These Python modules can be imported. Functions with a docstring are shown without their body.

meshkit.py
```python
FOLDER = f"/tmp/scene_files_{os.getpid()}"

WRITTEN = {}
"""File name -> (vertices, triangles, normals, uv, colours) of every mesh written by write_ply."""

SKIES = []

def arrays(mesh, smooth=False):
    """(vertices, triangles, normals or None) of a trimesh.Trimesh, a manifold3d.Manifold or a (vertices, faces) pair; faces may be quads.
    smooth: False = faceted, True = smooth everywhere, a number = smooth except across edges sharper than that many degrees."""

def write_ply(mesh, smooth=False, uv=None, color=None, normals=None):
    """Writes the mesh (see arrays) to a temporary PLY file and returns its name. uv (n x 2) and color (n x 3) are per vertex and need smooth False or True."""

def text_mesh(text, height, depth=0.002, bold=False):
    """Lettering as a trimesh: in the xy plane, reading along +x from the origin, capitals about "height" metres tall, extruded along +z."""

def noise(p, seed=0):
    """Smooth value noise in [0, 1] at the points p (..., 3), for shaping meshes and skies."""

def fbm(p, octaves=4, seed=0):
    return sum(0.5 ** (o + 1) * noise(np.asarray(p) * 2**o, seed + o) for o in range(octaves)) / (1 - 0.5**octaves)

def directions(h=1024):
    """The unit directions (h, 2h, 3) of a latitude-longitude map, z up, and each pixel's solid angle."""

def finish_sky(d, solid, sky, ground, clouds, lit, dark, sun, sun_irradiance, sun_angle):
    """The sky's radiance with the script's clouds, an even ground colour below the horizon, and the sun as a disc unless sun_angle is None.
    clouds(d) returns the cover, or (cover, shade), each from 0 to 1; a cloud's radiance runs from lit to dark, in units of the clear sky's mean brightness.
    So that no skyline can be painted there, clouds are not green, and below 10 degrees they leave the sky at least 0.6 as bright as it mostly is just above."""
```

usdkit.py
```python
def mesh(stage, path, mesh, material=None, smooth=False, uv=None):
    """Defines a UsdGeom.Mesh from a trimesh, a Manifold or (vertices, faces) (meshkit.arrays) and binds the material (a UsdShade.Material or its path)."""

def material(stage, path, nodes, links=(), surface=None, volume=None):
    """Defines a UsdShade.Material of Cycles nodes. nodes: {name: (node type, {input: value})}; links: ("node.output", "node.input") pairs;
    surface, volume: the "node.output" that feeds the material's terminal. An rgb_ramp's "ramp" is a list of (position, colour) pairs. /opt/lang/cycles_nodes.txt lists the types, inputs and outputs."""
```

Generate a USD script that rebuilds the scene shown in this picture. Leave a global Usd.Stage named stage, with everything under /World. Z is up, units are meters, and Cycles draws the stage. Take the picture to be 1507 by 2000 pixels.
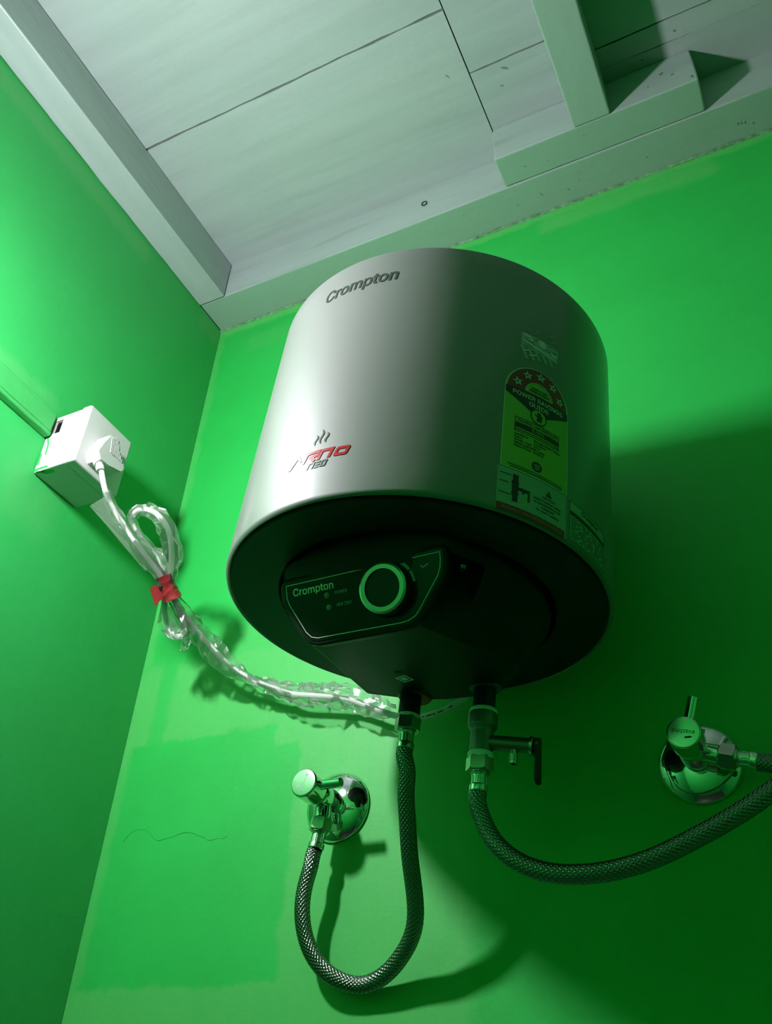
import math
import numpy as np
import trimesh
import manifold3d as m3
from shapely import affinity
from shapely.geometry import Polygon, LineString, Point, box as sbox
from shapely.ops import unary_union
from scipy.interpolate import CubicSpline
from pxr import Usd, UsdGeom, Gf
import meshkit
import usdkit

stage = Usd.Stage.CreateInMemory()
UsdGeom.SetStageUpAxis(stage, UsdGeom.Tokens.z)
UsdGeom.SetStageMetersPerUnit(stage, 1.0)
UsdGeom.Xform.Define(stage, '/World')
rng = np.random.default_rng(7)

# ------------------------------------------------------------------ camera
CAM = np.array([0.79736, -0.83977, 1.30])
RIGHT = np.array([0.89994279, 0.43378654, 0.04395703])
DOWN = np.array([-0.23281621, 0.56333715, -0.79274704])
FWD = np.array([-0.36864563, 0.70319307, 0.60796374])
cam = UsdGeom.Camera.Define(stage, '/World/camera')
cam.CreateHorizontalApertureAttr(36.0)
cam.CreateVerticalApertureAttr(36.0 * 2000 / 1507)
cam.CreateFocalLengthAttr(36.0 * 1767.477 / 1507)
cam.CreateClippingRangeAttr(Gf.Vec2f(0.02, 100))
cam.CreateExposureAttr(2.72)
UsdGeom.Xformable(cam).AddTransformOp().Set(Gf.Matrix4d(*RIGHT, 0, *(-DOWN), 0, *(-FWD), 0, *CAM, 1))

# ------------------------------------------------------------------ light
# one bare LED bulb in a batten holder on the left wall, just outside the frame
BULB = np.array([0.180, -0.589, 2.028])
BULB_COLOR = (0.97, 0.96, 1.0)
BULB_STRENGTH = 135.0

# measured levels (metres)
ZB, ZC = 2.5435, 2.6285          # underside of the beams, underside of the planks
WX, WY = 1.75, -1.4             # room size in x and y
PW, BT = 0.0648, 0.0514          # wall plate depth, batten thickness

# ------------------------------------------------------------------ materials
_mats = {}


def mat(name, nodes, links=(), surface='p.BSDF'):
    _mats[name] = usdkit.material(stage, '/World/Looks/' + name, nodes, links, surface=surface)
    return _mats[name]


def plain(name, color, rough=0.5, metal=0.0, bumpscale=0, bumpstr=0.1, var=0.0, **kw):
    nodes = {'p': ('principled_bsdf', dict(base_color=color, roughness=rough, metallic=metal, **kw))}
    links = []
    if bumpscale:
        nodes['g'] = ('geometry', {})
        nodes['n'] = ('noise_texture', dict(scale=bumpscale, detail=3.0))
        nodes['b'] = ('bump', dict(strength=bumpstr, distance=0.001))
        links += [('g.position', 'n.vector'), ('n.fac', 'b.height'), ('b.normal', 'p.normal')]
        if var:
            nodes['r'] = ('rgb_ramp', dict(ramp=[(0.3, tuple(c * (1 - var) for c in color)), (0.7, color)]))
            links += [('n.fac', 'r.fac'), ('r.color', 'p.base_color')]
    return mat(name, nodes, links)


def wall_material(name, u_axis, masks, base, fresh, light):
    """Green emulsion: brush texture, plus patches (soft boxes with wobbling edges) where an older, paler coat shows."""
    N = {'g': ('geometry', {}), 's': ('separate_xyz', {}),
         'n1': ('noise_texture', dict(scale=9.0, detail=4.0, roughness=0.6)),
         'n2': ('noise_texture', dict(scale=60.0, detail=5.0, roughness=0.65)),
         'st': ('mapping', dict(scale=(70, 70, 5.0))), 'n3': ('noise_texture', dict(scale=1.0, detail=4.0, roughness=0.6)),
         'wob': ('noise_texture', dict(scale=26.0, detail=4.0, roughness=0.65)),
         'wob2': ('noise_texture', dict(scale=26.0, detail=4.0, roughness=0.65)),
         'mp2': ('mapping', dict(location=(3.1, 1.7, 5.3)))}
    Lk = [('g.position', 's.vector'), ('g.position', 'n1.vector'), ('g.position', 'n2.vector'), ('g.position', 'st.vector'),
          ('st.vector', 'n3.vector'), ('g.position', 'wob.vector'), ('g.position', 'mp2.vector'), ('mp2.vector', 'wob2.vector')]

    def m(op, a, b=None, nm=[0]):
        nm[0] += 1
        k = f'm{nm[0]}'
        vals = {'math_type': op}
        for slot, x in (('value1', a), ('value2', b)):
            if x is None:
                continue
            if isinstance(x, str):
                Lk.append((x, f'{k}.{slot}'))
            else:
                vals[slot] = float(x)
        N[k] = ('math', vals)
        return k + '.value'

    u = m('add', 's.' + u_axis, m('multiply', m('subtract', 'wob.fac', 0.5), 0.028))
    z = m('add', 's.z', m('multiply', m('subtract', 'wob2.fac', 0.5), 0.028))

    def step(x, a, b):
        k = f'k{len(N)}'
        N[k] = ('map_range', dict(range_type='smoothstep', from_min=a, from_max=b, to_min=0.0, to_max=1.0, clamp=True))
        Lk.append((x, k + '.value'))
        return k + '.result'

    def boxmask(u0, u1, z0, z1, s):
        a = m('multiply', step(u, u0 - s, u0 + s), step(u, u1 + s, u1 - s))
        return m('multiply', a, m('multiply', step(z, z0 - s, z0 + s), step(z, z1 + s, z1 - s)))

    total = None
    for (u0, u1, z0, z1, s, w) in masks:
        x = m('multiply', boxmask(u0, u1, z0, z1, s), abs(w))
        if total is None:
            total = x
        elif w > 0:
            total = m('maximum', total, x)
        else:
            total = m('multiply', total, m('subtract', 1.0, x))
    # brush streaks break the pale coat up
    total = m('multiply', total, m('add', 0.72, m('multiply', 'n3.fac', 0.5)))
    N['c0'] = ('mix', dict(color1=base, color2=fresh))
    N['c1'] = ('mix', dict(color2=light))
    N['nr'] = ('map_range', dict(from_min=0.3, from_max=0.7, clamp=True))
    Lk += [('n1.fac', 'nr.value'), ('nr.result', 'c0.fac'), ('c0.color', 'c1.color1'), (total, 'c1.fac')]
    N['b1'] = ('bump', dict(strength=0.22, distance=0.0012))
    N['b2'] = ('bump', dict(strength=0.18, distance=0.0009))
    N['p'] = ('principled_bsdf', dict(roughness=0.5, specular_ior_level=0.35))
    Lk += [('n2.fac', 'b1.height'), ('n3.fac', 'b2.height'), ('b1.normal', 'b2.normal'), ('b2.normal', 'p.normal'), ('c1.color', 'p.base_color')]
    return mat(name, N, Lk)


G_BASE, G_FRESH, G_PALE = (0.023, 0.50, 0.086), (0.021, 0.45, 0.074), (0.090, 0.505, 0.120)
M_back = wall_material('green_paint_back', 'x', [
    (-0.05, 0.47, 1.42, 1.86, 0.012, 0.80),
    (0.10, 0.30, 1.83, 1.90, 0.020, 0.45),
    (-0.05, 0.262, 1.47, 1.722, 0.004, -1.0),
    (0.008, 0.225, 1.70, 1.748, 0.004, -1.0),
    (0.035, 0.060, 1.74, 1.88, 0.006, -0.8),
    (-0.05, 0.012, 1.0, 2.6, 0.006, 0.55),
    (-0.10, 2.0, 2.526, 2.60, 0.006, 1.0),
    (0.60, 0.86, 2.492, 2.53, 0.010, 0.75),
    (0.07, 0.16, 2.46, 2.50, 0.01, 0.25)], G_BASE, G_FRESH, G_PALE)
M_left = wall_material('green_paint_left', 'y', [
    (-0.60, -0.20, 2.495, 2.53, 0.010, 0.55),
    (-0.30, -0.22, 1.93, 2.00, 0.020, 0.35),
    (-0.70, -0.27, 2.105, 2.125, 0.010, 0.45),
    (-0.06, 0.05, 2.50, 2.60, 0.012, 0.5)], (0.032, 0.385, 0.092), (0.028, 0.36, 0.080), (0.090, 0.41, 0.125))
M_wall2 = wall_material('green_paint_far', 'x', [(-9, -8, 0, 0.1, 0.01, 0.1)], G_BASE, G_FRESH, G_PALE)


def wood_material(name, grain_scale, under=None, base=(0.33, 0.39, 0.385), dirt=(0.295, 0.35, 0.345), rough=0.42):
    N = {'g': ('geometry', {}), 'mp': ('mapping', dict(scale=grain_scale)),
         'n': ('noise_texture', dict(scale=1.0, detail=6.0, roughness=0.62)),
         'f': ('noise_texture', dict(scale=22.0, detail=5.0, roughness=0.7)),
         'ch': ('noise_texture', dict(scale=70.0, detail=2.0, roughness=0.6)),
         'r': ('rgb_ramp', dict(ramp=[(0.30, dirt), (0.42, tuple(0.93 * c for c in base)), (0.62, base), (1.0, base)])),
         'k': ('map_range', dict(from_min=0.70, from_max=0.76, clamp=True)),
         'c': ('mix', dict(color2=(0.30, 0.33, 0.31))),
         'b': ('bump', dict(strength=0.35, distance=0.0012)), 'b2': ('bump', dict(strength=0.3, distance=0.0008)),
         'p': ('principled_bsdf', dict(roughness=rough))}
    L = [('g.position', 'mp.vector'), ('mp.vector', 'n.vector'), ('g.position', 'f.vector'), ('g.position', 'ch.vector'),
         ('n.fac', 'r.fac'), ('f.fac', 'k.value'), ('k.result', 'c.fac'), ('r.color', 'c.color1'), ('c.color', 'p.base_color'),
         ('n.fac', 'b.height'), ('ch.fac', 'b2.height'), ('b.normal', 'b2.normal'), ('b2.normal', 'p.normal')]
    if under:      # these timbers are coloured greener and darker where they face down
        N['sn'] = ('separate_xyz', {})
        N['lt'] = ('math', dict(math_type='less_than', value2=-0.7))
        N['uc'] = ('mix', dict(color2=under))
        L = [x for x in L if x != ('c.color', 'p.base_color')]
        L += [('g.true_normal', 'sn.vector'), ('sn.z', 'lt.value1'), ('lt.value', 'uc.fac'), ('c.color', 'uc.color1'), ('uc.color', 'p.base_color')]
    return mat(name, N, L)


M_wood_x = wood_material('painted_wood_along_x', (3.0, 45.0, 45.0))
M_wood_x2 = wood_material('painted_wood_along_x_pale', (3.5, 50.0, 50.0), base=(0.345, 0.405, 0.40))
M_wood_y = wood_material('painted_wood_along_y', (45.0, 3.0, 45.0))
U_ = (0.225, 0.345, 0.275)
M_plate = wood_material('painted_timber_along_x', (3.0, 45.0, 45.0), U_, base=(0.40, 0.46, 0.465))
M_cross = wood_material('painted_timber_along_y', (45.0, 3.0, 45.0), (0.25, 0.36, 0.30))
M_gap = plain('roof_dark', (0.02, 0.022, 0.02), 0.9)
M_knot = plain('wood_knot', (0.16, 0.19, 0.17), 0.7)
M_iron = plain('nail_iron', (0.05, 0.05, 0.045), 0.5, 0.6)
M_putty = plain('plaster_edge', (0.20, 0.40, 0.22), 0.85, 0, 120, 0.6, 0.6)
M_floor = plain('floor_tile', (0.07, 0.072, 0.068), 0.4)

# heater
mat('silver_paint', {'g': ('geometry', {}), 'n': ('noise_texture', dict(scale=900.0, detail=1.0)), 'b': ('bump', dict(strength=0.03, distance=0.0003)),
                     'p': ('principled_bsdf', dict(base_color=(0.165, 0.173, 0.165), metallic=0.10, roughness=0.55, coat_weight=0.7, coat_roughness=0.18))},
    [('g.position', 'n.vector'), ('n.fac', 'b.height'), ('b.normal', 'p.normal')])
M_silver = _mats['silver_paint']
M_black = plain('black_plastic', (0.010, 0.0105, 0.0105), 0.5, 0, 1500, 0.05, specular_ior_level=0.3)
M_blackcap = plain('black_cap_plastic', (0.010, 0.0105, 0.0105), 0.5, 0, 1500, 0.08, specular_ior_level=0.3)
M_gloss = plain('gloss_black_panel', (0.010, 0.011, 0.011), 0.16)
M_knob = plain('knob_black', (0.012, 0.012, 0.012), 0.35)
M_ring = plain('knob_ring_silver', (0.86, 0.88, 0.86), 0.25, 0.9)
M_screw = plain('screw_steel', (0.25, 0.25, 0.25), 0.3, 1.0)
M_sticker = plain('sticker_white', (0.85, 0.87, 0.85), 0.5)
M_white_print = plain('white_print', (0.88, 0.9, 0.88), 0.5)
M_grey_print = plain('grey_print', (0.48, 0.51, 0.49), 0.4)
M_dark_print = plain('dark_print', (0.040, 0.050, 0.045), 0.35, specular_ior_level=0.25)
M_red_print = plain('red_print', (0.36, 0.010, 0.016), 0.32, specular_ior_level=0.2)
M_neo_print = plain('slate_print', (0.06, 0.085, 0.085), 0.3, 0.0, specular_ior_level=0.3)
M_lamp = plain('indicator_lens', (0.16, 0.22, 0.17), 0.3)
M_navy = plain('navy_sleeve', (0.006, 0.007, 0.022), 0.5)
M_redwasher = plain('red_washer', (0.35, 0.025, 0.015), 0.45)
M_bluewasher = plain('blue_washer', (0.03, 0.10, 0.13), 0.4)
M_label_green = plain('label_green', (0.26, 0.42, 0.055), 0.42)
M_label_white = plain('label_film', (0.27, 0.36, 0.30), 0.35)
M_maroon = plain('label_maroon', (0.30, 0.020, 0.02), 0.45)
M_ink = plain('label_ink', (0.012, 0.012, 0.016), 0.5)
M_pale_ink = plain('label_pale_ink', (0.50, 0.54, 0.48), 0.5)
M_lilac = plain('label_pink_ink', (0.42, 0.16, 0.16), 0.5)
M_holo = plain('hologram_foil', (0.55, 0.66, 0.62), 0.28, 0.7)
M_holo2 = plain('hologram_foil_dull', (0.30, 0.40, 0.36), 0.35, 0.5)

# plumbing
M_chrome = plain('chrome', (0.80, 0.81, 0.80), 0.07, 1.0)
M_chrome2 = plain('brushed_chrome', (0.74, 0.77, 0.74), 0.22, 1.0)
M_knobface = plain('satin_knob_face', (0.70, 0.76, 0.70), 0.22, 1.0)
M_brass = plain('nickel_brass', (0.52, 0.52, 0.46), 0.24, 1.0)
M_cast = plain('cast_nickel', (0.20, 0.215, 0.19), 0.42, 0.85, 400, 0.25)
M_tape = plain('thread_tape', (0.85, 0.88, 0.85), 0.6)
M_steel = plain('braid_steel', (0.25, 0.255, 0.25), 0.24, 1.0)
M_lever = plain('lever_plastic', (0.012, 0.010, 0.012), 0.5)

# electrics
M_pvc = plain('white_pvc', (0.47, 0.475, 0.465), 0.4)
M_cord = plain('cord_white', (0.70, 0.71, 0.69), 0.42)
M_trunk = plain('painted_trunking', (0.045, 0.36, 0.09), 0.5, 0, 40, 0.3, 0.12)
M_hole_shade = plain('opening_shade', (0.004, 0.004, 0.004), 0.9, specular_ior_level=0.1)  # near-black colour stands in for the shade inside the cable opening
M_smear = plain('green_paint_smear', (0.02, 0.40, 0.07), 0.5)
M_redtape = plain('red_tape', (0.27, 0.016, 0.021), 0.4)
mat('clear_film', {'t': ('transparent_bsdf', dict(color=(0.97, 0.98, 0.97))), 'g': ('glossy_bsdf', dict(color=(0.95, 0.97, 0.96), roughness=0.10)),
                   'd': ('diffuse_bsdf', dict(color=(0.75, 0.78, 0.75))), 'tr': ('translucent_bsdf', dict(color=(0.75, 0.78, 0.75))),
                   'f': ('fresnel', dict(IOR=1.5)), 'fm': ('math', dict(math_type='multiply', value2=0.9)),
                   'dd': ('mix_closure', dict(fac=0.5)), 'm1': ('mix_closure', {}), 'm2': ('mix_closure', dict(fac=0.07))},
    [('f.fac', 'fm.value1'), ('fm.value', 'm1.fac'), ('t.BSDF', 'm1.closure1'), ('g.BSDF', 'm1.closure2'), ('d.BSDF', 'dd.closure1'), ('tr.BSDF', 'dd.closure2'),
     ('m1.closure', 'm2.closure1'), ('dd.closure', 'm2.closure2')], surface='m2.closure')
M_film = _mats['clear_film']
mat('cloudy_film', {'t': ('transparent_bsdf', dict(color=(0.97, 0.98, 0.97))), 'g': ('glossy_bsdf', dict(color=(0.95, 0.97, 0.96), roughness=0.15)),
                    'd': ('diffuse_bsdf', dict(color=(0.70, 0.74, 0.70))), 'tr': ('translucent_bsdf', dict(color=(0.70, 0.74, 0.70))),
                    'dd': ('mix_closure', dict(fac=0.5)), 'm1': ('mix_closure', dict(fac=0.08)), 'm2': ('mix_closure', dict(fac=0.24))},
    [('t.BSDF', 'm1.closure1'), ('g.BSDF', 'm1.closure2'), ('d.BSDF', 'dd.closure1'), ('tr.BSDF', 'dd.closure2'), ('m1.closure', 'm2.closure1'), ('dd.closure', 'm2.closure2')], surface='m2.closure')
M_cloudy = _mats['cloudy_film']
mat('bulb_glow', {'e': ('emission', dict(color=BULB_COLOR, strength=BULB_STRENGTH))}, [], surface='e.emission')
M_glow = _mats['bulb_glow']

# ------------------------------------------------------------------ scene graph helpers
_used = {}


def _path(name, parent):
    base = parent.GetPath().pathString if parent is not None else '/World'
    k = (base, name)
    n = _used.get(k, 0)
    _used[k] = n + 1
    return f'{base}/{name}' + (f'_{n:03d}' if n else '')


def tag(p, label=None, cat=None, group=None, kind=None):
    for k, v in (('label', label), ('category', cat), ('group', group), ('kind', kind)):
        if v:
            p.SetCustomDataByKey(k, v)
    return p


def thing(name, label=None, cat=None, matrix=None, loc=None, kind=None, group=None):
    x = UsdGeom.Xform.Define(stage, _path(name, None))
    if matrix is not None:
        x.AddTransformOp().Set(matrix)
    elif loc is not None:
        x.AddTranslateOp().Set(Gf.Vec3d(*map(float, loc)))
    return tag(x.GetPrim(), label, cat, group, kind)


def part(name, mesh, material, parent=None, smooth=30, label=None, **kw):
    p = usdkit.mesh(stage, _path(name, parent), mesh, material, smooth=smooth).GetPrim()
    return tag(p, label, **kw)


def cat(*ms):
    out = []
    for m in ms:
        v, f, _ = meshkit.arrays(m)
        out.append(trimesh.Trimesh(v, f, process=False))
    return trimesh.util.concatenate(out)


def moved(m, M=None, t=None):
    v, f, _ = meshkit.arrays(m)
    v = np.array(v, float)
    if M is not None:
        v = v @ np.asarray(M).T
    if t is not None:
        v = v + np.asarray(t)
    return trimesh.Trimesh(v, f, process=False)


def block(x0, x1, y0, y1, z0, z1, r=0.0015, seg=8):
    """A box with rounded edges: hull of eight small spheres."""
    r = min(r, (x1 - x0) / 2.01, (y1 - y0) / 2.01, (z1 - z0) / 2.01)
    s = m3.Manifold.sphere(r, seg)
    return m3.Manifold.batch_hull([s.translate((x, y, z)) for x in (x0 + r, x1 - r) for y in (y0 + r, y1 - r) for z in (z0 + r, z1 - r)])


def lathe(profile, n=48):
    """profile: (radius, z) pairs, revolved about z; ends with radius 0 close the solid."""
    pr = np.array(profile, float)
    a = np.linspace(0, 2 * np.pi, n, endpoint=False)
    v = np.concatenate([np.c_[r * np.cos(a), r * np.sin(a), np.full(n, z)] for r, z in pr])
    f = []
    for i in range(len(pr) - 1):
        for j in range(n):
            k = (j + 1) % n
            p, q, r_, s = i * n + j, i * n + k, (i + 1) * n + k, (i + 1) * n + j
            f += [[p, q, r_], [p, r_, s]]
    m = trimesh.Trimesh(v, f, process=False)
    m.merge_vertices(digits_vertex=7)
    m.update_faces(m.nondegenerate_faces())
    if m.volume < 0:
        m.invert()
    return m


def frame_to(d, up=None):
    """Rotation whose third column is d."""
    d = np.asarray(d, float) / np.linalg.norm(d)
    h = np.array([0, 0, 1.0]) if up is None else np.asarray(up, float)
    if abs(h @ d) > 0.97:
        h = np.array([1.0, 0, 0])
    x = np.cross(h, d)
    x /= np.linalg.norm(x)
    return np.c_[x, np.cross(d, x), d]


def spline(pts, n):
    pts = np.asarray(pts, float)
    s = np.r_[0, np.cumsum(np.linalg.norm(np.diff(pts, axis=0), axis=1))]
    c = CubicSpline(s, pts)
    t = np.linspace(0, s[-1], 800)
    q = c(t)
    l = np.r_[0, np.cumsum(np.linalg.norm(np.diff(q, axis=0), axis=1))]
    return c(np.interp(np.linspace(0, l[-1], n), l, t)), l[-1]


def frames(P):
    T = np.gradient(P, axis=0)
    T /= np.linalg.norm(T, axis=1)[:, None]
    N = np.zeros_like(P)
    h = np.array([0, 0, 1.0]) if abs(T[0][2]) < 0.9 else np.array([1.0, 0, 0])
    n = h - (h @ T[0]) * T[0]
    for i, t in enumerate(T):
        n = n - (n @ t) * t
        n /= np.linalg.norm(n)
        N[i] = n
    return T, N, np.cross(T, N)


def sweep(P, r, n=16, caps=True):
    """Tube along the points P. r: number, one per point, or an array (points, n)."""
    P = np.asarray(P, float)
    T, N, B = frames(P)
    R = np.broadcast_to(np.asarray(r, float).reshape(-1, 1) if np.ndim(r) < 2 else np.asarray(r), (len(P), n))
    a = np.linspace(0, 2 * np.pi, n, endpoint=False)
    v = (P[:, None] + R[..., None] * (np.cos(a)[None, :, None] * N[:, None] + np.sin(a)[None, :, None] * B[:, None])).reshape(-1, 3)
    i, j = np.meshgrid(np.arange(len(P) - 1), np.arange(n), indexing='ij')
    k = (j + 1) % n
    A, Bq, Cq, D = i * n + j, i * n + k, (i + 1) * n + k, (i + 1) * n + j
    f = np.concatenate([np.stack([A, Bq, Cq], -1).reshape(-1, 3), np.stack([A, Cq, D], -1).reshape(-1, 3)])
    if caps:
        v = np.vstack([v, P[0], P[-1]])
        e0, e1 = len(v) - 2, len(v) - 1
        o = (len(P) - 1) * n
        jj = np.arange(n)
        f = np.vstack([f, np.c_[np.full(n, e0), (jj + 1) % n, jj], np.c_[np.full(n, e1), o + jj, o + (jj + 1) % n]])
    return trimesh.Trimesh(v, f, process=False)


def rod(a, b, r, n=24, r2=None, bev=0.0006):
    """Cylinder from a to b with bevelled rims."""
    a, b = np.asarray(a, float), np.asarray(b, float)
    L = np.linalg.norm(b - a)
    r2 = r if r2 is None else r2
    return moved(lathe([(0, 0), (r - bev, 0), (r, bev), (r2, L - bev), (r2 - bev, L), (0, L)], n), frame_to(b - a), a)


def hexnut(r, h, hole=0.0, bev=0.0012):
    """Hexagonal nut along z from 0 to h, corners chamfered."""
    hx = m3.Manifold.cylinder(h, r, r, 6)
    cone = m3.Manifold.revolve(m3.CrossSection([[(0, 0), (r - bev, 0), (r + 0.0003, bev), (r + 0.0003, h - bev), (r - bev, h), (0, h)]]), 48)
    out = hx ^ cone
    if hole:
        out = out - m3.Manifold.cylinder(h * 3, hole, hole, 32).translate((0, 0, -h))
    return out


def extrude(poly, depth):
    ps = getattr(poly, 'geoms', [poly])
    return trimesh.util.concatenate([trimesh.creation.extrude_polygon(g, depth, engine='earcut') for g in ps if g.area > 1e-10])


def text(s, cap, width=None, bold=False, shear=0.0, depth=0.0002, center=True):
    """Lettering in the xy plane, fitted to the width, centred on x, baseline at 0."""
    m = meshkit.text_mesh(s, cap, depth, bold)
    v = np.array(m.vertices)
    v[:, 0] -= v[:, 0].min()
    if width:
        v[:, 0] *= width / v[:, 0].max()
    if center:
        v[:, 0] -= v[:, 0].max() / 2
    v[:, 0] += shear * v[:, 1]
    return trimesh.Trimesh(v, m.faces, process=False)


def shift(m, x=0, y=0, z=0, rot=0):
    v = np.array(m.vertices)
    c, s = math.cos(rot), math.sin(rot)
    v = v @ np.array([[c, s, 0], [-s, c, 0], [0, 0, 1]]) + [x, y, z]
    return trimesh.Trimesh(v, m.faces, process=False)


TANK_R = 0.175


def wrap(m, theta=0.0, lift=0.0, size=0.006):
    """Lays a flat mesh (x along the girth, y up, z outwards) on the tank, x = 0 at the angle theta from the front."""
    v, f = trimesh.remesh.subdivide_to_size(np.array(m.vertices), np.array(m.faces), size, max_iter=12)
    th = theta + v[:, 0] / TANK_R
    r = TANK_R + lift + v[:, 2]
    return trimesh.Trimesh(np.c_[r * np.sin(th), -r * np.cos(th), v[:, 1]], f, process=False)


def outline(poly, w):
    return poly.buffer(w / 2, join_style=1).difference(poly.buffer(-w / 2, join_style=1))


# ================================================================== the room
fl = tag(part('floor', block(-0.1, WX + 0.1, WY - 0.1, 0.1, -0.1, 0, 0.001), M_floor, smooth=False), 'plain grey tiled bathroom floor below the picture', kind='structure')
wl = part('wall_left', block(-0.1, 0, WY - 0.1, 0.0, 0, ZB, 0.0005), M_left, smooth=False)
tag(wl, 'bright green painted wall on the left carrying the white socket box', kind='structure')
wb = thing('wall_back', 'bright green painted wall behind the water heater', kind='structure')
part('painted_face', block(-0.1, WX + 0.1, 0, 0.1, 0, ZB, 0.0005), M_back, wb, smooth=False)
tag(part('wall_right', block(WX, WX + 0.1, WY - 0.1, 0.0, 0, ZC, 0.0005), M_wall2, smooth=False), 'green painted wall on the right, outside the picture', kind='structure')
tag(part('wall_front', block(0, WX, WY - 0.1, WY, 0, ZC, 0.0005), M_wall2, smooth=False), 'green painted wall behind the camera', kind='structure')


def ragged(P0, P1, r, n, seed, amp=0.8):
    t = np.linspace(0, 1, n)[:, None]
    P = np.array(P0) * (1 - t) + np.array(P1) * t
    nz = meshkit.fbm(P * 60, 4, seed) - 0.5
    nz2 = meshkit.fbm(P * 75 + 9, 4, seed + 3) - 0.5
    P = P + np.c_[nz2 * 0.0, nz * 0.003, nz2 * 0.004]
    return sweep(P, np.clip(r * (1 + amp * 2 * nz2), r * 0.15, None), 6)


# crumbly plaster where the wall meets the woodwork
part('plaster_edge', ragged((0.0, -0.0005, ZB - 0.001), (WX, -0.0005, ZB - 0.001), 0.0028, 420, 11), M_putty, wb, label='ragged plaster line along the top of the wall')

# cracks in the plaster: slightly proud lips of paint
def crack(parent, pts, r, seed):
    P, _ = spline(pts, 60)
    P = P + np.c_[np.zeros(60), np.zeros(60), (meshkit.fbm(P * 90, 3, seed) - 0.5) * 0.006]
    part('crack', sweep(P, r * (0.4 + 1.2 * meshkit.noise(P * 120, seed)), 5), M_smear, parent, label='hairline crack in the plaster')


crack(wb, [(0.03, -0.0001, 1.628), (0.07, -0.0001, 1.632), (0.085, -0.0001, 1.624), (0.11, -0.0001, 1.630), (0.15, -0.0001, 1.621), (0.18, -0.0001, 1.622)], 0.00025, 5)

# ---- beams and ceiling
def beam(name, x0, x1, y0, y1, z0, z1, m, label, r=0.0022):
    b = block(x0, x1, y0, y1, z0, z1, r)
    ve, fa = trimesh.remesh.subdivide_to_size(*meshkit.arrays(b)[:2], 0.02, max_iter=14)
    wob = (meshkit.fbm(ve * 24, 4, 31) - 0.5) * 0.0012
    c = (ve - [(x0 + x1) / 2, (y0 + y1) / 2, (z0 + z1) / 2])
    ve = ve + np.sign(c) * wob[:, None] * np.array([1, 1, 1])
    p = part(name, (ve, fa), m, smooth=35)
    return tag(p, label, 'beam', kind='structure')


t1 = beam('trim_1', 0.0, 0.0516, WY, -PW - 0.001, ZB - 0.0025, ZC - 0.0002, M_wood_y, 'white painted beam along the top of the left wall')
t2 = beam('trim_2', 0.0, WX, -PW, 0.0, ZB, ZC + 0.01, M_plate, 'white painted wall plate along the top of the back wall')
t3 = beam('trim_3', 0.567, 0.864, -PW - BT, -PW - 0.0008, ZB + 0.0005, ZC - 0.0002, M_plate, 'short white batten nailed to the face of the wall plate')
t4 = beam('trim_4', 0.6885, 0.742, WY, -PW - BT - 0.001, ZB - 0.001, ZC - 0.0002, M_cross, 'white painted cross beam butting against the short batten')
beam('trim_5', 1.30, 1.35, WY, -PW - 0.001, ZB - 0.001, ZC - 0.0002, M_wood_y, 'white painted cross beam to the right, outside the picture')

ce = thing('ceiling', 'pale painted plank ceiling above the heater', kind='structure')
part('roof_deck', block(-0.1, WX + 0.1, WY - 0.1, 0.1, ZC + 0.021, ZC + 0.05, 0.001), M_gap, ce, smooth=False, label='dark boards seen only through the plank gaps')


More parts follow.
